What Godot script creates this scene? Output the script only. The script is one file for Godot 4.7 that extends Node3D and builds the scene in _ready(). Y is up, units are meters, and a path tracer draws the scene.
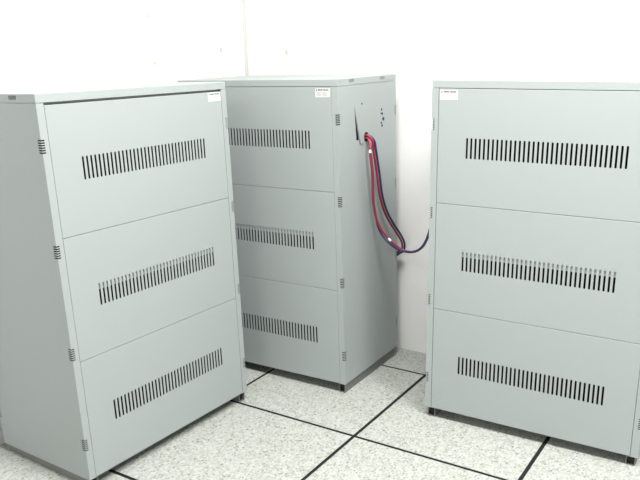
extends Node3D
# Three grey steel battery cabinets on a raised tile floor in the corner of a white room.

const W := 0.7520      # cabinet width
const D := 0.4615      # cabinet depth
const H := 1.2205      # top of the lid
const LID := 1.1960    # underside of the lid
const BASE := 0.0382   # underside of the body
const STILE := 0.0238
const SEAM_UP := 0.8141
const SEAM_LOW := 0.4310
const BACK_Z := -0.81  # face of the back wall
const LEFT_X := -1.05  # face of the left wall
const RIGHT_X := 5.4
const FRONT_Z := 6.6
const ROOM_H := 3.0

var paint: StandardMaterial3D
var inside: StandardMaterial3D
var rail_paint: StandardMaterial3D
var rubber: StandardMaterial3D
var steel: StandardMaterial3D
var rng := RandomNumberGenerator.new()


func _ready():
	rng.seed = 7
	# ---------------------------------------------------------------- camera, light, exposure
	var cam := Camera3D.new()
	cam.name = "camera"
	add_child(cam)
	var f := 730.9988
	cam.position = Vector3(1.1956, 1.3045, 2.0097)
	cam.rotation_order = EULER_ORDER_YXZ
	cam.rotation = Vector3(-0.2928, 0.5575, -0.0166)
	cam.projection = Camera3D.PROJECTION_FRUSTUM
	cam.near = 0.05
	cam.far = 60.0
	cam.size = 480.0 / f * cam.near
	cam.frustum_offset = Vector2(-17.70, 35.58) / f * cam.near
	cam.current = true

	var env := Environment.new()
	env.background_mode = Environment.BG_COLOR
	env.background_color = Color(0.02, 0.02, 0.02)
	env.tonemap_mode = Environment.TONE_MAPPER_LINEAR
	env.tonemap_exposure = 0.88
	env.sdfgi_enabled = true
	env.ssao_enabled = true
	env.ssil_enabled = true
	var we := WorldEnvironment.new()
	we.name = "environment"
	we.environment = env
	add_child(we)

	ceiling_light(Vector3(0.45, ROOM_H, 0.75), Vector2(0.6, 0.6), 8, "white ceiling light panel above the floor before the corner cabinet")
	ceiling_light(Vector3(1.7, ROOM_H, 0.65), Vector2(1.2, 0.6), 12, "white ceiling light panel above the floor before the separate cabinet")
	ceiling_light(Vector3(1.1, ROOM_H, 4.6), Vector2(1.2, 0.6), 8, "white ceiling light panel above the far end of the room")

	# ---------------------------------------------------------------- materials
	paint = StandardMaterial3D.new()
	paint.resource_name = "grey_powder_paint"
	paint.albedo_color = Color(0.632, 0.657, 0.658)
	paint.roughness = 0.5
	paint.metallic_specular = 0.4
	paint.cull_mode = BaseMaterial3D.CULL_DISABLED
	paint.normal_enabled = true
	paint.normal_texture = grain_normal()
	paint.normal_scale = 0.12
	paint.uv1_triplanar = true
	paint.uv1_scale = Vector3(4, 4, 4)
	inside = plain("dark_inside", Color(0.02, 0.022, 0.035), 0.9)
	rail_paint = plain("grey_base_paint", Color(0.46, 0.455, 0.45), 0.6)
	rubber = plain("black_rubber", Color(0.045, 0.045, 0.05), 0.6)
	steel = plain("dull_screw_steel", Color(0.13, 0.125, 0.12), 0.5)

	room()

	# ---------------------------------------------------------------- the three cabinets
	cabinet({"at": Vector3(-0.5259, 0, 0.3392), "turn": 1.5309, "tx": -0.0052, "tz": -0.0138, "top_gap": 0.0065, "sticker_x": 0.3165,
		"label": "grey steel cabinet against the left wall, with a dark gap under its lid"})
	var b := cabinet({"at": Vector3(-0.5740, 0, -0.2664), "turn": 0.0113, "tx": -0.0091, "tz": 0.0095, "top_gap": 0.0010, "sticker_x": 0.3145,
		"cable_side": true,
		"label": "grey steel cabinet in the room corner, with cables leaving its side panel"})
	b.name = "battery_cabinet_001"
	var c := cabinet({"at": Vector3(0.5288, 0, -0.2720), "turn": 0.0168, "tx": 0.0052, "tz": 0.0065, "top_gap": 0.0010, "sticker_x": -0.3165, "cable_in": Vector2(-0.1164, 0.80),
		"label": "grey steel cabinet standing apart, its sticker at the upper left of the front"})
	c.name = "battery_cabinet_002"

	cables()


# ==================================================================== helpers
func plain(called: String, c: Color, rough: float) -> StandardMaterial3D:
	var m := StandardMaterial3D.new()
	m.resource_name = called
	m.albedo_color = c
	m.roughness = rough
	m.cull_mode = BaseMaterial3D.CULL_DISABLED
	return m


func grain_normal() -> NoiseTexture2D:
	var n := FastNoiseLite.new()
	n.seed = 3
	n.frequency = 0.12
	var t := NoiseTexture2D.new()
	t.width = 512
	t.height = 512
	t.seamless = true
	t.noise = n
	t.as_normal_map = true
	t.bump_strength = 2.0
	return t


func begin() -> SurfaceTool:
	var st := SurfaceTool.new()
	st.begin(Mesh.PRIMITIVE_TRIANGLES)
	return st


# one four-cornered face whose front looks along n
func quad(st: SurfaceTool, a: Vector3, b: Vector3, c: Vector3, d: Vector3, n: Vector3, uv := false):
	var pts := [a, b, c, d]
	var uvs := [Vector2(0, 1), Vector2(1, 1), Vector2(1, 0), Vector2(0, 0)]
	var order := [0, 1, 2, 0, 2, 3]
	if (b - a).cross(c - a).dot(n) + (c - a).cross(d - a).dot(n) > 0.0:
		order = [0, 2, 1, 0, 3, 2]
	for tri in [order.slice(0, 3), order.slice(3, 6)]:
		if (pts[tri[1]] - pts[tri[0]]).cross(pts[tri[2]] - pts[tri[0]]).length() < 1e-11:
			continue
		for k in tri:
			st.set_normal(n)
			st.set_uv(uvs[k] if uv else Vector2.ZERO)
			st.add_vertex(pts[k])


func box(st: SurfaceTool, lo: Vector3, hi: Vector3):
	var c := [lo, Vector3(hi.x, lo.y, lo.z), Vector3(hi.x, hi.y, lo.z), Vector3(lo.x, hi.y, lo.z),
		Vector3(lo.x, lo.y, hi.z), Vector3(hi.x, lo.y, hi.z), hi, Vector3(lo.x, hi.y, hi.z)]
	quad(st, c[0], c[1], c[2], c[3], Vector3.FORWARD)
	quad(st, c[4], c[5], c[6], c[7], Vector3.BACK)
	quad(st, c[0], c[4], c[7], c[3], Vector3.LEFT)
	quad(st, c[1], c[5], c[6], c[2], Vector3.RIGHT)
	quad(st, c[3], c[2], c[6], c[7], Vector3.UP)
	quad(st, c[0], c[1], c[5], c[4], Vector3.DOWN)


# a box whose top and side edges are chamfered by e
func soft_box(st: SurfaceTool, lo: Vector3, hi: Vector3, e: float):
	var m := hi.y - e
	box_open(st, lo, Vector3(hi.x, m, hi.z))
	var a := [Vector3(lo.x, m, lo.z), Vector3(hi.x, m, lo.z), Vector3(hi.x, m, hi.z), Vector3(lo.x, m, hi.z)]
	var b := [Vector3(lo.x + e, hi.y, lo.z + e), Vector3(hi.x - e, hi.y, lo.z + e), Vector3(hi.x - e, hi.y, hi.z - e), Vector3(lo.x + e, hi.y, hi.z - e)]
	var ns := [Vector3(0, 1, -1), Vector3(1, 1, 0), Vector3(0, 1, 1), Vector3(-1, 1, 0)]
	for k in 4:
		quad(st, a[k], a[(k + 1) % 4], b[(k + 1) % 4], b[k], ns[k].normalized())
	quad(st, b[0], b[1], b[2], b[3], Vector3.UP)


func box_open(st: SurfaceTool, lo: Vector3, hi: Vector3):
	var c := [lo, Vector3(hi.x, lo.y, lo.z), Vector3(hi.x, hi.y, lo.z), Vector3(lo.x, hi.y, lo.z),
		Vector3(lo.x, lo.y, hi.z), Vector3(hi.x, lo.y, hi.z), hi, Vector3(lo.x, hi.y, hi.z)]
	quad(st, c[0], c[1], c[2], c[3], Vector3.FORWARD)
	quad(st, c[4], c[5], c[6], c[7], Vector3.BACK)
	quad(st, c[0], c[4], c[7], c[3], Vector3.LEFT)
	quad(st, c[1], c[5], c[6], c[2], Vector3.RIGHT)
	quad(st, c[0], c[1], c[5], c[4], Vector3.DOWN)


# sheet metal of thickness t: origin o, axes u and v, outward n, size su x sv.
# holes: [left_low, right_low, left_high, right_high, low, high, close_left, close_right, close_low, close_high]
func sheet(st: SurfaceTool, o: Vector3, u: Vector3, v: Vector3, n: Vector3, su: float, sv: float, holes: Array, t := 0.0015):
	var cuts := [0.0, sv]
	for h in holes:
		cuts.append(h[4])
		cuts.append(h[5])
	cuts.sort()
	for k in cuts.size() - 1:
		var y0: float = cuts[k]
		var y1: float = cuts[k + 1]
		if y1 - y0 < 1e-6:
			continue
		var row := []
		for h in holes:
			if h[4] < y0 + 1e-7 and h[5] > y1 - 1e-7:
				var s0: float = (y0 - h[4]) / (h[5] - h[4])
				var s1: float = (y1 - h[4]) / (h[5] - h[4])
				row.append([lerpf(h[0], h[2], s0), lerpf(h[1], h[3], s0), lerpf(h[0], h[2], s1), lerpf(h[1], h[3], s1)])
		row.sort_custom(func(p, q): return p[0] < q[0])
		var a0 := 0.0
		var a1 := 0.0
		row.append([su, su, su, su])
		for r in row:
			var p := o + u * a0 + v * y0
			var q := o + u * float(r[0]) + v * y0
			var w := o + u * float(r[2]) + v * y1
			var z := o + u * a1 + v * y1
			if r[0] - a0 > 1e-6 or r[2] - a1 > 1e-6:
				quad(st, p, q, w, z, n)
				quad(st, p - n * t, q - n * t, w - n * t, z - n * t, -n)
			a0 = r[1]
			a1 = r[3]
	for h in holes:
		var c := [o + u * float(h[0]) + v * float(h[4]), o + u * float(h[1]) + v * float(h[4]), o + u * float(h[3]) + v * float(h[5]), o + u * float(h[2]) + v * float(h[5])]
		if h.size() < 9 or h[8]:
			quad(st, c[0], c[1], c[1] - n * t, c[0] - n * t, v)
		if h.size() < 10 or h[9]:
			quad(st, c[3], c[2], c[2] - n * t, c[3] - n * t, -v)
		if h.size() < 7 or h[6]:
			quad(st, c[0], c[3], c[3] - n * t, c[0] - n * t, u)
		if h.size() < 8 or h[7]:
			quad(st, c[1], c[2], c[2] - n * t, c[1] - n * t, -u)


func slot(u0: float, u1: float, v0: float, v1: float, left := true, right := true) -> Array:
	return [u0, u1, u0, u1, v0, v1, left, right]


func obj(called: String, st: SurfaceTool, m: Material, parent: Node = self) -> MeshInstance3D:
	var o := MeshInstance3D.new()
	o.name = called
	o.mesh = st.commit()
	o.material_override = m
	o.cast_shadow = GeometryInstance3D.SHADOW_CASTING_SETTING_ON
	parent.add_child(o, true)
	return o


func structure(called: String, st: SurfaceTool, m: Material, label: String) -> MeshInstance3D:
	var o := obj(called, st, m)
	o.set_meta("kind", "structure")
	o.set_meta("label", label)
	o.set_meta("category", called.get_slice("_", 0))
	return o


func tag(o: Node, label: String, category: String, group := ""):
	o.set_meta("label", label)
	o.set_meta("category", category)
	if group:
		o.set_meta("group", group)


# short round bar along axis from p, with a slightly domed end
func disc(st: SurfaceTool, p: Vector3, axis: Vector3, r: float, h: float, seg := 12):
	var u := axis.cross(Vector3.UP).normalized() if absf(axis.y) < 0.9 else Vector3.RIGHT
	var v := axis.cross(u)
	for k in seg:
		var a := TAU * k / seg
		var b := TAU * (k + 1) / seg
		var da := u * cos(a) + v * sin(a)
		var db := u * cos(b) + v * sin(b)
		quad(st, p + da * r, p + db * r, p + db * r + axis * h, p + da * r + axis * h, ((da + db) / 2).normalized())
		quad(st, p + da * r + axis * h, p + db * r + axis * h, p + db * r * 0.7 + axis * h * 1.3, p + da * r * 0.7 + axis * h * 1.3, (axis + (da + db) * 0.2).normalized())
		quad(st, p + da * r * 0.7 + axis * h * 1.3, p + db * r * 0.7 + axis * h * 1.3, p + axis * h * 1.35, p + axis * h * 1.35, axis)


func ring(st: SurfaceTool, p: Vector3, axis: Vector3, r: float, thick: float, seg := 20, sides := 8):
	var u := axis.cross(Vector3.UP).normalized()
	var v := axis.cross(u)
	for k in seg:
		for j in sides:
			var q := []
			var nn := Vector3.ZERO
			for e in [[0, 0], [1, 0], [1, 1], [0, 1]]:
				var a: float = TAU * (k + e[0]) / seg
				var b: float = TAU * (j + e[1]) / sides
				var d := u * cos(a) + v * sin(a)
				var nrm := d * cos(b) + axis * sin(b)
				q.append(p + d * r + nrm * thick)
				nn += nrm
			quad(st, q[0], q[1], q[2], q[3], nn.normalized())


# ==================================================================== the room
func ceiling_light(at: Vector3, size: Vector2, energy: float, label: String):
	var root := Node3D.new()
	root.name = "ceiling_light"
	add_child(root, true)
	root.position = at
	tag(root, label, "light", "ceiling light panels")
	var st := begin()
	for s in [-1, 1]:
		box(st, Vector3(s * size.x / 2 - 0.02, -0.018, -size.y / 2 - 0.02), Vector3(s * size.x / 2 + 0.02, 0, size.y / 2 + 0.02))
		box(st, Vector3(-size.x / 2 + 0.02, -0.018, s * size.y / 2 - 0.02), Vector3(size.x / 2 - 0.02, 0, s * size.y / 2 + 0.02))
	obj("frame", st, plain("white_metal", Color(0.9, 0.9, 0.9), 0.5), root)
	st = begin()
	box(st, Vector3(-size.x / 2 + 0.02, -0.010, -size.y / 2 + 0.02), Vector3(size.x / 2 - 0.02, -0.002, size.y / 2 - 0.02))
	var glow := plain("lit_diffuser", Color(0.95, 0.95, 0.95), 0.6)
	glow.emission_enabled = true
	glow.emission = Color(1.0, 0.99, 0.97)
	glow.emission_energy_multiplier = 1.0
	obj("diffuser", st, glow, root)
	var l := AreaLight3D.new()
	l.name = "panel_light"
	l.area_size = size - Vector2(0.06, 0.06)
	l.light_energy = energy
	l.light_color = Color(1.0, 0.995, 0.985)
	l.area_range = 12.0
	l.shadow_enabled = true
	l.rotation = Vector3(-PI / 2, 0, 0)
	l.position = Vector3(0, -0.02, 0)
	root.add_child(l)


func wall_material(seed_value: int, spots: Array) -> StandardMaterial3D:
	# nearly white emulsion with faint unevenness; spots are old marks on the wall: [u, v, radius in pixels, strength]
	var n := FastNoiseLite.new()
	n.seed = seed_value
	n.frequency = 0.012
	n.fractal_octaves = 4
	var img := Image.create(1024, 512, false, Image.FORMAT_RGB8)
	for y in 512:
		for x in 1024:
			var s := 0.92 + 0.01 * n.get_noise_2d(x, y)
			img.set_pixel(x, y, Color(s, s, s * 0.995))
	for p in spots:
		var c := Vector2(p[0] * 1024, p[1] * 512)
		var r: float = p[2]
		for y in range(int(c.y - r * 2), int(c.y + r * 2) + 1):
			for x in range(int(c.x - r * 2), int(c.x + r * 2) + 1):
				if x < 0 or y < 0 or x >= 1024 or y >= 512:
					continue
				var dd := Vector2(x - c.x, (y - c.y) * 0.7).length() / r + 0.8 * n.get_noise_2d(x * 22.0, y * 22.0)
				var k: float = p[3] * clampf(1.2 - dd, 0, 1)
				img.set_pixel(x, y, img.get_pixel(x, y).lerp(Color(0.58, 0.54, 0.46), k))
	var m := StandardMaterial3D.new()
	m.resource_name = "white_wall_paint"
	m.albedo_texture = ImageTexture.create_from_image(img)
	m.roughness = 0.85
	m.metallic_specular = 0.3
	m.cull_mode = BaseMaterial3D.CULL_DISABLED
	return m


func floor_material() -> StandardMaterial3D:
	var n := FastNoiseLite.new()
	n.seed = 11
	n.frequency = 0.006
	var size := 1024
	var img := Image.create(size, size, false, Image.FORMAT_RGB8)
	img.fill(Color(0.689, 0.705, 0.685))
	var tones := [Color(0.634, 0.645, 0.619), Color(0.571, 0.585, 0.555), Color(0.726, 0.739, 0.726), Color(0.510, 0.512, 0.474), Color(0.658, 0.663, 0.619), Color(0.714, 0.726, 0.707), Color(0.428, 0.425, 0.378)]
	var share := [0.35, 0.50, 0.72, 0.755, 0.90, 0.996, 1.0]
	for k in 36000:
		var x := rng.randi_range(0, size - 1)
		var y := rng.randi_range(0, size - 1)
		var d := rng.randf()
		var j := 0
		while d > share[j]:
			j += 1
		var w := rng.randi_range(3, 7)
		var h := rng.randi_range(3, 7)
		var c: Color = tones[j]
		img.fill_rect(Rect2i(x, y, w, h), c)
		if w > 3:
			img.fill_rect(Rect2i(x + 1, y - 1, w - 2, h + 2), c)
	var m := StandardMaterial3D.new()
	m.resource_name = "speckled_floor_laminate"
	m.albedo_texture = ImageTexture.create_from_image(img)
	m.uv1_triplanar = true
	m.uv1_world_triplanar = true
	m.uv1_scale = Vector3(0.83, 0.83, 0.83)
	m.roughness = 0.42
	m.metallic_specular = 0.4
	return m


func room():
	var black := plain("black_tile_edging", Color(0.03, 0.03, 0.045), 0.8)
	var st := begin()
	box(st, Vector3(LEFT_X - 0.15, -0.15, BACK_Z - 0.15), Vector3(RIGHT_X + 0.15, -0.0022, FRONT_Z + 0.15))
	var bed := structure("floor", st, black, "speckled off-white raised floor of square tiles with black joints")
	var fm := floor_material()
	var meshes := {}
	for i in range(-2, 9):
		for j in range(-2, 11):
			var gap := 0.0068
			var x0 := maxf(i * 0.6 + gap, LEFT_X)
			var x1 := minf(i * 0.6 + 0.6 - gap, RIGHT_X)
			var z0 := maxf(j * 0.6 + gap, BACK_Z)
			var z1 := minf(j * 0.6 + 0.6 - gap, FRONT_Z)
			if x1 - x0 < 0.02 or z1 - z0 < 0.02:
				continue
			var key := "%.3f %.3f" % [x1 - x0, z1 - z0]
			if not meshes.has(key):
				st = begin()
				soft_box(st, Vector3((x0 - x1) / 2, -0.0022, (z0 - z1) / 2), Vector3((x1 - x0) / 2, 0, (z1 - z0) / 2), 0.001)
				meshes[key] = st.commit()
			var t := MeshInstance3D.new()
			t.name = "tile"
			t.mesh = meshes[key]
			t.material_override = fm
			t.position = Vector3((x0 + x1) / 2, 0, (z0 + z1) / 2)
			bed.add_child(t, true)

	var th := 0.15
	# walls: the face that looks into the room carries the paint texture
	wall("wall_back", Vector3(LEFT_X - th, 0, BACK_Z), Vector3(RIGHT_X + th, ROOM_H, BACK_Z), Vector3(0, 0, -th), wall_material(5, [[(-0.818 - LEFT_X + th) / (RIGHT_X - LEFT_X + 0.3), 1.0 - 1.327 / ROOM_H, 1.8, 0.5]]), "plain white painted wall behind the corner cabinet")
	wall("wall_left", Vector3(LEFT_X, 0, FRONT_Z), Vector3(LEFT_X, ROOM_H, BACK_Z), Vector3(-th, 0, 0), wall_material(6, [[(FRONT_Z + 0.63) / (FRONT_Z - BACK_Z), 1.0 - 1.335 / ROOM_H, 1.6, 0.7], [(FRONT_Z + 0.20) / (FRONT_Z - BACK_Z), 1.0 - 1.47 / ROOM_H, 1.5, 0.6], [(FRONT_Z + 0.22) / (FRONT_Z - BACK_Z), 1.0 - 1.285 / ROOM_H, 1.6, 0.6]]), "white painted wall with faint marks at the left")
	wall("wall_right", Vector3(RIGHT_X, 0, BACK_Z), Vector3(RIGHT_X, ROOM_H, FRONT_Z), Vector3(th, 0, 0), wall_material(8, []), "plain white wall across the room")
	wall("wall_front", Vector3(RIGHT_X + th, 0, FRONT_Z), Vector3(LEFT_X - th, ROOM_H, FRONT_Z), Vector3(0, 0, th), wall_material(9, []), "plain white wall opposite the cabinets")
	st = begin()
	box(st, Vector3(LEFT_X - th, ROOM_H, BACK_Z - th), Vector3(RIGHT_X + th, ROOM_H + 0.12, FRONT_Z + th))
	structure("ceiling", st, plain("white_ceiling", Color(0.93, 0.93, 0.92), 0.9), "white ceiling of the room")
	# rounded bead of filler down the corner of the two walls
	st = begin()
	var r := 0.011
	for k in 5:
		var a := PI / 2 * k / 5
		var b := PI / 2 * (k + 1) / 5
		var pa := Vector3(LEFT_X + r - r * sin(a), 0, BACK_Z + r - r * cos(a))
		var pb := Vector3(LEFT_X + r - r * sin(b), 0, BACK_Z + r - r * cos(b))
		quad(st, pa, pb, pb + Vector3.UP * ROOM_H, pa + Vector3.UP * ROOM_H, Vector3(sin((a + b) / 2), 0, cos((a + b) / 2)))
	structure("trim_1", st, plain("white_bead", Color(0.79, 0.79, 0.775), 0.7), "white rounded bead down the corner where two walls meet")


# a wall slab: face from a (low, left as seen from the room) to b (high, right), thickness vector t
func wall(called: String, a: Vector3, b: Vector3, t: Vector3, m: Material, label: String):
	var st := begin()
	var c := Vector3(b.x, a.y, b.z)
	var d := Vector3(a.x, b.y, a.z)
	var n := -t.normalized()
	quad(st, a, c, b, d, n, true)
	quad(st, a + t, c + t, b + t, d + t, -n)
	quad(st, a, c, c + t, a + t, Vector3.DOWN)
	quad(st, d, b, b + t, d + t, Vector3.UP)
	quad(st, a, d, d + t, a + t, (a - c).normalized())
	quad(st, c, b, b + t, c + t, (c - a).normalized())
	structure(called, st, m, label)


# ==================================================================== a cabinet
# local axes: front face at z = 0 looking along +z, x from -W/2 to W/2, floor at y = 0
func cabinet(o: Dictionary) -> Node3D:
	var root := Node3D.new()
	root.name = "battery_cabinet"
	add_child(root, true)
	root.position = o.at
	root.rotation.y = o.turn
	tag(root, o.label, "cabinet", "grey steel cabinets")
	var tx: float = o.tx
	var tz: float = o.tz
	var lean := Basis(Vector3(1, -tx, 0), Vector3(tx, 1, tz), Vector3(0, -tz, 1)).orthonormalized()
	var parts := []
	var w2 := W / 2
	var top := LID - 0.0013
	var hh := top - BASE

	# --- body: stiles, sides, back, bottom, neck under the lid, frame returns
	var st := begin()
	var vents := []
	for c in [1.0785, 0.7785, 0.4625, 0.1595]:
		for k in 6:
			vents.append(c - BASE + (k - 2.5) * 0.0068)
	var left_holes := []
	var right_holes := []
	var side_left := []
	var side_right := []
	for y in vents:
		left_holes.append(slot(0, 0.011, y - 0.0020, y + 0.0020, false, true))
		right_holes.append(slot(STILE - 0.011, STILE, y - 0.0020, y + 0.0020, true, false))
		for s in [side_left, side_right]:
			s.append(slot(0, 0.012, y - 0.0020, y + 0.0020, true, true))
			s.append(slot(D - 0.016, D, y - 0.0020, y + 0.0020, true, false))
	for s in [side_left, side_right]:
		for k in range(0, s.size(), 2):
			s[k][6] = false
	if o.has("cable_side"):
		# sliver beside the bent knock-out plate, and the round cable hole
		side_right.append([D - 0.1515, D - 0.1305, D - 0.1205, D - 0.1195, 0.9910 - BASE, 1.1155 - BASE])
		round_hole(side_right, D - 0.206, 0.997 - BASE, 0.0152)
	if o.has("cable_in"):
		round_hole(side_left, D + o.cable_in.x, o.cable_in.y - BASE, 0.0185)
	sheet(st, Vector3(-w2, BASE, 0), Vector3.RIGHT, Vector3.UP, Vector3.BACK, STILE, hh, left_holes)
	sheet(st, Vector3(w2 - STILE, BASE, 0), Vector3.RIGHT, Vector3.UP, Vector3.BACK, STILE, hh, right_holes)
	sheet(st, Vector3(-w2, BASE, -D), Vector3.BACK, Vector3.UP, Vector3.LEFT, D, hh, side_left)
	sheet(st, Vector3(w2, BASE, -D), Vector3.BACK, Vector3.UP, Vector3.RIGHT, D, hh, side_right)
	sheet(st, Vector3(-w2, BASE, -D), Vector3.RIGHT, Vector3.UP, Vector3.FORWARD, W, hh, [])
	sheet(st, Vector3(-w2, BASE, -D), Vector3.RIGHT, Vector3.BACK, Vector3.DOWN, W, D, [])
	for s in [-1, 1]:
		sheet(st, Vector3(s * (w2 - STILE), BASE, -0.03), Vector3.BACK, Vector3.UP, Vector3(-s, 0, 0), 0.03, hh, [])
	box(st, Vector3(-w2 + 0.006, top - 0.02, -D + 0.006), Vector3(w2 - 0.006, LID + 0.004, -0.014))
	box(st, Vector3(-w2 + STILE, BASE, -0.016), Vector3(w2 - STILE, BASE + 0.02, -0.014))
	parts.append(obj("body", st, paint, root))

	# --- rails across the opening behind each joint, and the frame bar seen in the middle slots
	for y in [SEAM_UP, SEAM_LOW]:
		st = begin()
		box(st, Vector3(-w2 + STILE, y - 0.012, -0.03), Vector3(w2 - STILE, y + 0.012, -0.0155))
		parts.append(obj("frame_rail", st, paint, root))
	st = begin()
	box(st, Vector3(-w2 + STILE, 0.6335, -0.03), Vector3(w2 - STILE, 0.682, -0.0045))
	parts.append(obj("frame_bar", st, paint, root))
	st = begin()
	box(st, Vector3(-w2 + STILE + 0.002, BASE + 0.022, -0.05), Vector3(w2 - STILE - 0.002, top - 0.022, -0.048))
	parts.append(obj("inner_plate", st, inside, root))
	for sx in [-1, 1]:
		for z in [-0.019, -D + 0.019]:
			st = begin()
			box(st, Vector3(sx * (w2 - 0.0125) - 0.0085, BASE + 0.004, z - 0.014), Vector3(sx * (w2 - 0.0125) + 0.0085, top - 0.024, z + 0.014))
			parts.append(obj("post_core", st, inside, root))

	# --- three front panels with their row of slots
	var tops := [top - float(o.top_gap), SEAM_UP - 0.0008, SEAM_LOW - 0.0008]
	var lows := [SEAM_UP + 0.0008, SEAM_LOW + 0.0008, BASE + 0.0015]
	var rows := [[0.9707, 1.0374], [0.5848, 0.6528], [0.1967, 0.2643]]
	var gap := 0.0014
	var pw := W - 2 * STILE - 2 * gap
	for k in 3:
		st = begin()
		var org := Vector3(-pw / 2, lows[k], 0.0)
		var ph: float = tops[k] - lows[k]
		var holes := []
		for j in 35:
			var c := pw / 2 + (j - 17) * 2 * 0.2485 / 34
			var y0: float = rows[k][0] - lows[k]
			var y1: float = rows[k][1] - lows[k]
			# slot with clipped ends
			holes.append([c - 0.0014, c + 0.0014, c - 0.0034, c + 0.0034, y0 - 0.0005, y0 + 0.0015, true, true, true, false])
			holes.append(slot(c - 0.0034, c + 0.0034, y0 + 0.0015, y1 - 0.0015) + [false, false])
			holes.append([c - 0.0034, c + 0.0034, c - 0.0014, c + 0.0014, y1 - 0.0015, y1 + 0.0005, true, true, false, true])
		var e := 0.0008
		sheet(st, org + Vector3(e, e, 0), Vector3.RIGHT, Vector3.UP, Vector3.BACK, pw - 2 * e, ph - 2 * e, shifted(holes, e))
		# rolled edge all round and the fold behind it
		var a := [org, org + Vector3(pw, 0, 0), org + Vector3(pw, ph, 0), org + Vector3(0, ph, 0)]
		var inn := [Vector3(e, e, 0), Vector3(-e, e, 0), Vector3(-e, -e, 0), Vector3(e, -e, 0)]
		var side := [Vector3.DOWN, Vector3.RIGHT, Vector3.UP, Vector3.LEFT]
		for j in 4:
			var p: Vector3 = a[j] - Vector3(0, 0, e)
			var q: Vector3 = a[(j + 1) % 4] - Vector3(0, 0, e)
			quad(st, a[j] + inn[j], a[(j + 1) % 4] + inn[(j + 1) % 4], q, p, (side[j] + Vector3.BACK).normalized())
			quad(st, p, q, q - Vector3(0, 0, 0.012), p - Vector3(0, 0, 0.012), side[j])
		parts.append(obj("front_panel", st, paint, root))

	# --- lid: a shallow pan with two little grilles in each side
	st = begin()
	var lh := H - LID
	var ch := 0.0016
	sheet(st, Vector3(-w2, LID, 0), Vector3.RIGHT, Vector3.UP, Vector3.BACK, W, lh - ch, [])
	sheet(st, Vector3(-w2, LID, -D), Vector3.RIGHT, Vector3.UP, Vector3.FORWARD, W, lh - ch, [])
	var grille := []
	for c in [D - 0.104, D - 0.345]:
		for k in 6:
			var u: float = c + (k - 2.5) * 0.006
			grille.append(slot(u - 0.0021, u + 0.0021, 0.0085, 0.0195))
	sheet(st, Vector3(-w2, LID, -D), Vector3.BACK, Vector3.UP, Vector3.LEFT, D, lh - ch, grille)
	sheet(st, Vector3(w2, LID, -D), Vector3.BACK, Vector3.UP, Vector3.RIGHT, D, lh - ch, grille)
	var lo := [Vector3(-w2, H - ch, 0), Vector3(w2, H - ch, 0), Vector3(w2, H - ch, -D), Vector3(-w2, H - ch, -D)]
	var hi := [Vector3(-w2 + ch, H, -ch), Vector3(w2 - ch, H, -ch), Vector3(w2 - ch, H, -D + ch), Vector3(-w2 + ch, H, -D + ch)]
	var out := [Vector3(0, 1, 1), Vector3(1, 1, 0), Vector3(0, 1, -1), Vector3(-1, 1, 0)]
	for k in 4:
		quad(st, lo[k], lo[(k + 1) % 4], hi[(k + 1) % 4], hi[k], out[k].normalized())
	quad(st, hi[0], hi[1], hi[2], hi[3], Vector3.UP)
	quad(st, hi[0] - Vector3(0, 0.0015, 0), hi[1] - Vector3(0, 0.0015, 0), hi[2] - Vector3(0, 0.0015, 0), hi[3] - Vector3(0, 0.0015, 0), Vector3.DOWN)
	parts.append(obj("lid", st, paint, root))

	# --- sticker
	st = begin()
	var sx: float = o.sticker_x
	box(st, Vector3(sx - 0.031, 1.1575, 0.0001), Vector3(sx + 0.031, 1.1895 - float(o.top_gap) * 0.4, 0.0004))
	quad(st, Vector3(sx - 0.031, 1.1575, 0.0005), Vector3(sx + 0.031, 1.1575, 0.0005), Vector3(sx + 0.031, 1.1895 - float(o.top_gap) * 0.4, 0.0005), Vector3(sx - 0.031, 1.1895 - float(o.top_gap) * 0.4, 0.0005), Vector3.BACK, true)
	var sk := obj("sticker", st, sticker_material(), root)
	sk.set_meta("label", "small white sticker with a dark line of print")
	parts.append(sk)

	# --- fittings of the side that the cables leave
	if o.has("cable_side"):
		st = begin()
		box(st, Vector3(w2 - 0.008, 0.975, -0.165), Vector3(w2 - 0.006, 1.125, -0.105))
		parts.append(obj("inner_plate", st, inside, root))
		st = begin()
		# knock-out plate, its free lower corner bent out of the side
		var q := [Vector3(w2, 0.9915, -0.1505), Vector3(w2, 1.1155, -0.1206), Vector3(w2, 1.1155, -0.19), Vector3(w2, 0.978, -0.19), Vector3(w2, 0.9755, -0.1555)]
		var off := [0.0045, 0.001, 0.001, 0.0012, 0.0055]
		var f := []
		for k in 5:
			f.append(q[k] + Vector3(off[k], 0, 0))
		quad(st, f[0], f[1], f[2], f[3], Vector3.RIGHT)
		quad(st, f[0], f[3], f[4], f[4], Vector3.RIGHT)
		for k in 5:
			var p: Vector3 = f[k]
			var r: Vector3 = f[(k + 1) % 5]
			var nrm := (r - p).cross(Vector3.RIGHT).normalized()
			if nrm.dot(p - Vector3(w2, 1.05, -0.16)) < 0:
				nrm = -nrm
			quad(st, p, r, r - Vector3(0.0012, 0, 0), p - Vector3(0.0012, 0, 0), nrm)
		quad(st, f[0] - Vector3(0.0012, 0, 0), f[1] - Vector3(0.0012, 0, 0), f[2] - Vector3(0.0012, 0, 0), f[3] - Vector3(0.0012, 0, 0), Vector3.LEFT)
		parts.append(obj("knockout_plate", st, paint, root))
		st = begin()
		ring(st, Vector3(w2 + 0.0005, 0.997, -0.206), Vector3.RIGHT, 0.0170, 0.0018)
		var gr := obj("grommet", st, rubber, root)
		gr.set_meta("label", "black rubber ring in the cable hole")
		parts.append(gr)
		st = begin()
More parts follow.
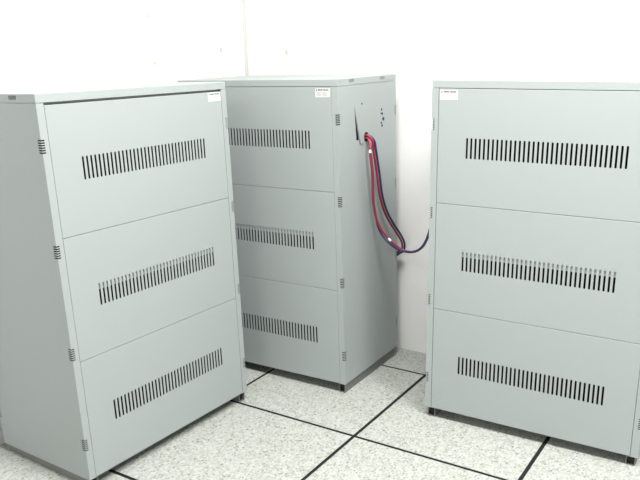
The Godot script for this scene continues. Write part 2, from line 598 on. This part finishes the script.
		disc(st, Vector3(w2, 1.1235, -0.1768), Vector3.RIGHT, 0.0035, 0.0014)
		parts.append(obj("screw", st, plain("rusty_screw", Color(0.42, 0.3, 0.2), 0.6), root))
		for p in [[1.0905, -0.3343, 0.0045], [1.0737, -0.3407, 0.0048], [1.0755, -0.3300, 0.0032], [1.0385, -0.3322, 0.0042], [1.0267, -0.3379, 0.0048]]:
			st = begin()
			disc(st, Vector3(w2, p[0], p[1]), Vector3.RIGHT, p[2], 0.001)
			parts.append(obj("screw", st, steel, root))
		st = begin()
		disc(st, Vector3(w2, 1.0535, -0.3478), Vector3.RIGHT, 0.0065, 0.003)
		var bp := obj("socket_cap", st, plain("blue_plastic", Color(0.08, 0.22, 0.5), 0.45), root)
		bp.set_meta("label", "small blue plastic cap between the screws")
		parts.append(bp)

	if o.has("cable_in"):
		st = begin()
		ring(st, Vector3(-w2 - 0.0005, o.cable_in.y, o.cable_in.x), Vector3.RIGHT, 0.0203, 0.0018)
		var gi := obj("grommet", st, rubber, root)
		gi.set_meta("label", "black rubber ring in the cable hole")
		parts.append(gi)

	for p in parts:
		p.transform = Transform3D(lean, Vector3.ZERO)

	# --- base: two hollow rails, level on the floor while the body leans a hair
	for s in [-1, 1]:
		st = begin()
		var t := 0.0026
		var rw := 0.029
		var xo: float = s * (w2 - 0.008)
		var xi: float = s * (w2 - 0.008 - rw)
		base_bar(st, xo, xo - s * t, 0.0, 1.0, lean)
		base_bar(st, xi + s * t, xi, 0.0, 1.0, lean)
		base_bar(st, xo - s * t, xi + s * t, 0.94, 1.0, lean)
		base_bar(st, xo - s * t, xi + s * t, 0.0, 0.06, lean)
		obj("base_rail", st, rail_paint, root)
		st = begin()
		base_bar(st, xo - s * (t + 0.0004), xi + s * (t + 0.0004), 0.08, 0.92, lean, -0.02)
		obj("rail_plug", st, rubber, root)
	return root


# eight-sided-and-rounder opening, as a stack of tapering strips
func round_hole(holes: Array, cx: float, cy: float, r: float):
	var ang := [0.0, 0.45, 0.85, 1.2, PI / 2]
	for s in [-1, 1]:
		for k in 4:
			var y0: float = sin(ang[k]) * r
			var y1: float = sin(ang[k + 1]) * r
			var x0: float = cos(ang[k]) * r
			var x1: float = cos(ang[k + 1]) * r
			if s > 0:
				holes.append([cx - x0, cx + x0, cx - x1, cx + x1, cy + y0, cy + y1, true, true, false, false])
			else:
				holes.append([cx - x1, cx + x1, cx - x0, cx + x0, cy - y1, cy - y0, true, true, false, false])


func shifted(holes: Array, e: float) -> Array:
	for h in holes:
		for k in 6:
			h[k] -= e
	return holes


# bar along the depth between two x values, between two shares of the height from floor to body
func base_bar(st: SurfaceTool, xa: float, xb: float, ya: float, yb: float, lean: Basis, front := -0.010):
	var c := []
	for z in [-D + 0.010, front]:
		for p in [[minf(xa, xb), ya], [maxf(xa, xb), ya], [maxf(xa, xb), yb], [minf(xa, xb), yb]]:
			var high: float = (lean * Vector3(p[0], BASE, z)).y - 0.0002
			c.append(Vector3(p[0], lerpf(0.0002, high, p[1]), z))
	quad(st, c[0], c[1], c[2], c[3], Vector3.FORWARD)
	quad(st, c[4], c[5], c[6], c[7], Vector3.BACK)
	quad(st, c[0], c[4], c[7], c[3], Vector3.LEFT)
	quad(st, c[1], c[5], c[6], c[2], Vector3.RIGHT)
	quad(st, c[3], c[2], c[6], c[7], Vector3.UP)
	quad(st, c[0], c[1], c[5], c[4], Vector3.DOWN)


var sticker_mat: StandardMaterial3D
func sticker_material() -> StandardMaterial3D:
	if sticker_mat:
		return sticker_mat
	var r := RandomNumberGenerator.new()
	r.seed = 21
	var img := Image.create(256, 132, false, Image.FORMAT_RGB8)
	img.fill(Color(0.82, 0.82, 0.815))
	# small triangular emblem, then a bold line of print too small to read
	for k in 26:
		img.fill_rect(Rect2i(26 - k / 2, 10 + k, k + 1, 1), Color(0.25, 0.26, 0.24))
	var x := 50
	while x < 226:
		var w := r.randi_range(8, 13)
		print_mark(img, r, x, 14, w, 20, Color(0.14, 0.15, 0.15))
		x += w + 3
	# paler small print in two blocks
	for blk in [[24, 112], [132, 216]]:
		for row in 4:
			x = blk[0]
			while x < blk[1] - r.randi_range(0, 20):
				var w2 := r.randi_range(4, 8)
				print_mark(img, r, x, 52 + row * 17, w2, 9, Color(0.48, 0.48, 0.5))
				x += w2 + 3
	sticker_mat = StandardMaterial3D.new()
	sticker_mat.resource_name = "printed_white_sticker"
	sticker_mat.albedo_texture = ImageTexture.create_from_image(img)
	sticker_mat.roughness = 0.4
	sticker_mat.cull_mode = BaseMaterial3D.CULL_DISABLED
	return sticker_mat


func print_mark(img: Image, r: RandomNumberGenerator, x: int, y: int, w: int, h: int, c: Color):
	var t := maxi(2, h / 4)
	img.fill_rect(Rect2i(x, y, t, h), c)
	if r.randf() < 0.7:
		img.fill_rect(Rect2i(x + w - t, y, t, h), c)
	for k in 3:
		if r.randf() < 0.6:
			img.fill_rect(Rect2i(x, y + k * (h - t) / 2, w, t), c)


# ==================================================================== the cables
func spline(pts: Array, n: int) -> Array:
	var out := []
	for i in pts.size() - 1:
		var p0: Vector3 = pts[maxi(i - 1, 0)]
		var p1: Vector3 = pts[i]
		var p2: Vector3 = pts[i + 1]
		var p3: Vector3 = pts[mini(i + 2, pts.size() - 1)]
		for k in n:
			out.append(p1.cubic_interpolate(p2, p0, p3, float(k) / n))
	out.append(pts[-1])
	return out


# path of one cable of a twisted pair: angles along the run, in radians, about the pair's centre line
func twisted(centre: Array, angles: Array, r: float, phase: float) -> Array:
	var lean_to := Vector3(0.48, 0.17, 0.86).normalized()
	var out := []
	for i in centre.size():
		var t: Vector3 = (centre[mini(i + 1, centre.size() - 1)] - centre[maxi(i - 1, 0)]).normalized()
		var u := (lean_to - t * t.dot(lean_to)).normalized()
		var v := t.cross(u)
		var s := float(i) / (centre.size() - 1) * (angles.size() - 1)
		var j := mini(int(s), angles.size() - 2)
		var a: float = lerpf(angles[j], angles[j + 1], s - j) + phase
		out.append(centre[i] + (u * cos(a) + v * sin(a)) * r)
	return out


func tube(path: Array, r: float, seg := 12) -> SurfaceTool:
	var st := begin()
	var rings := []
	var norms := []
	var u := Vector3.ZERO
	for i in path.size():
		var t: Vector3 = (path[mini(i + 1, path.size() - 1)] - path[maxi(i - 1, 0)]).normalized()
		if u == Vector3.ZERO:
			u = t.cross(Vector3(0.3, 0.2, 0.9)).normalized()
		u = (u - t * t.dot(u)).normalized()
		var v := t.cross(u)
		var row := []
		var nr := []
		for k in seg:
			var d := u * cos(TAU * k / seg) + v * sin(TAU * k / seg)
			row.append(path[i] + d * r)
			nr.append(d)
		rings.append(row)
		norms.append(nr)
	for i in path.size() - 1:
		for k in seg:
			var k2 := (k + 1) % seg
			var p := [rings[i][k], rings[i][k2], rings[i + 1][k2], rings[i + 1][k]]
			var n := [norms[i][k], norms[i][k2], norms[i + 1][k2], norms[i + 1][k]]
			var order := [0, 1, 2, 0, 2, 3]
			if (p[1] - p[0]).cross(p[2] - p[0]).dot(n[0]) > 0:
				order = [0, 2, 1, 0, 3, 2]
			for j in order:
				st.set_normal(n[j])
				st.set_uv(Vector2.ZERO)
				st.add_vertex(p[j])
	for e in [0, path.size() - 1]:
		var cn: Vector3 = (path[e] - path[1 if e == 0 else e - 1]).normalized()
		for k in seg:
			quad(st, path[e], rings[e][k], rings[e][(k + 1) % seg], path[e], cn)
	return st


func cables():
	var red := plain("red_cable_sheath", Color(0.55, 0.13, 0.22), 0.4)
	var blue := plain("blue_cable_sheath", Color(0.15, 0.17, 0.33), 0.4)
	var long_run := spline([Vector3(-0.238, 0.9970, -0.4670), Vector3(-0.214, 0.9970, -0.4670), Vector3(-0.199, 0.9925, -0.4660), Vector3(-0.187, 0.971, -0.459), Vector3(-0.1825, 0.945, -0.4525), Vector3(-0.1816, 0.857, -0.4667), Vector3(-0.1845, 0.7564, -0.4778),
		Vector3(-0.1790, 0.6818, -0.4922), Vector3(-0.1598, 0.6301, -0.4962), Vector3(-0.1194, 0.5896, -0.4968), Vector3(-0.0589, 0.5740, -0.4655),
		Vector3(-0.0087, 0.5709, -0.4606), Vector3(0.0516, 0.6014, -0.4134), Vector3(0.0916, 0.6476, -0.3831), Vector3(0.1145, 0.7105, -0.371), Vector3(0.1180, 0.762, -0.376), Vector3(0.127, 0.793, -0.377), Vector3(0.145, 0.8030, -0.377), Vector3(0.185, 0.8026, -0.377)], 8)
	var short_run := spline([Vector3(-0.238, 1.0080, -0.4670), Vector3(-0.214, 1.0080, -0.4670), Vector3(-0.199, 1.0060, -0.4690), Vector3(-0.1835, 0.987, -0.477), Vector3(-0.1815, 0.950, -0.4849), Vector3(-0.1821, 0.8623, -0.5122), Vector3(-0.1815, 0.767, -0.536),
		Vector3(-0.1813, 0.6899, -0.5785), Vector3(-0.1814, 0.6231, -0.6411), Vector3(-0.1765, 0.5645, -0.6966), Vector3(-0.1816, 0.5241, -0.7377),
		Vector3(-0.1965, 0.4854, -0.7640), Vector3(-0.223, 0.466, -0.7710), Vector3(-0.30, 0.40, -0.7720), Vector3(-0.36, 0.22, -0.7720), Vector3(-0.38, 0.04, -0.7720)], 8)
	var la := [0.0, 0.0, 0.0, 0.1, 0.15, 0.15, 0.15, 0.05, -0.9, -1.9, -2.8, -3.2, -3.4, -3.4, -3.3, -3.14, -3.14, -3.14, -3.14]
	var sa := [0.0, 0.0, 0.2, 0.7, 1.2, 1.3, 1.3, 1.4, 1.4, 1.6, 1.8, 2.0, 2.2, 2.3, 2.3, 2.3]
	var rad := 0.0047
	var off := 0.0054
	var lr := twisted(long_run, la, off, 0.0)
	var lb := twisted(long_run, la, off, PI)
	var sr := twisted(short_run, sa, off, 0.0)
	var sb := twisted(short_run, sa, off, PI)
	var o := obj("red_cable", tube(lr, rad), red)
	tag(o, "red cable looping from the corner cabinet across to the separate cabinet", "cable", "cables between cabinets")
	for at in [30, 70]:
		var band := obj("tape_band", tube(lr.slice(at, at + 3), rad + 0.0004), plain("white_tape", Color(0.93, 0.92, 0.92), 0.5), o)
		band.set_meta("label", "white tape band on the red cable")
	o = obj("blue_cable", tube(lb, rad), blue)
	tag(o, "blue cable of the long loop hanging between the corner cabinet and the separate cabinet", "cable", "cables between cabinets")
	o = obj("red_cable", tube(sr, rad), red)
	tag(o, "red cable of the shorter pair, ending behind the corner cabinet", "cable", "cables between cabinets")
	o = obj("blue_cable", tube(sb, rad), blue)
	tag(o, "blue cable of the shorter pair, bending behind the corner cabinet", "cable", "cables between cabinets")
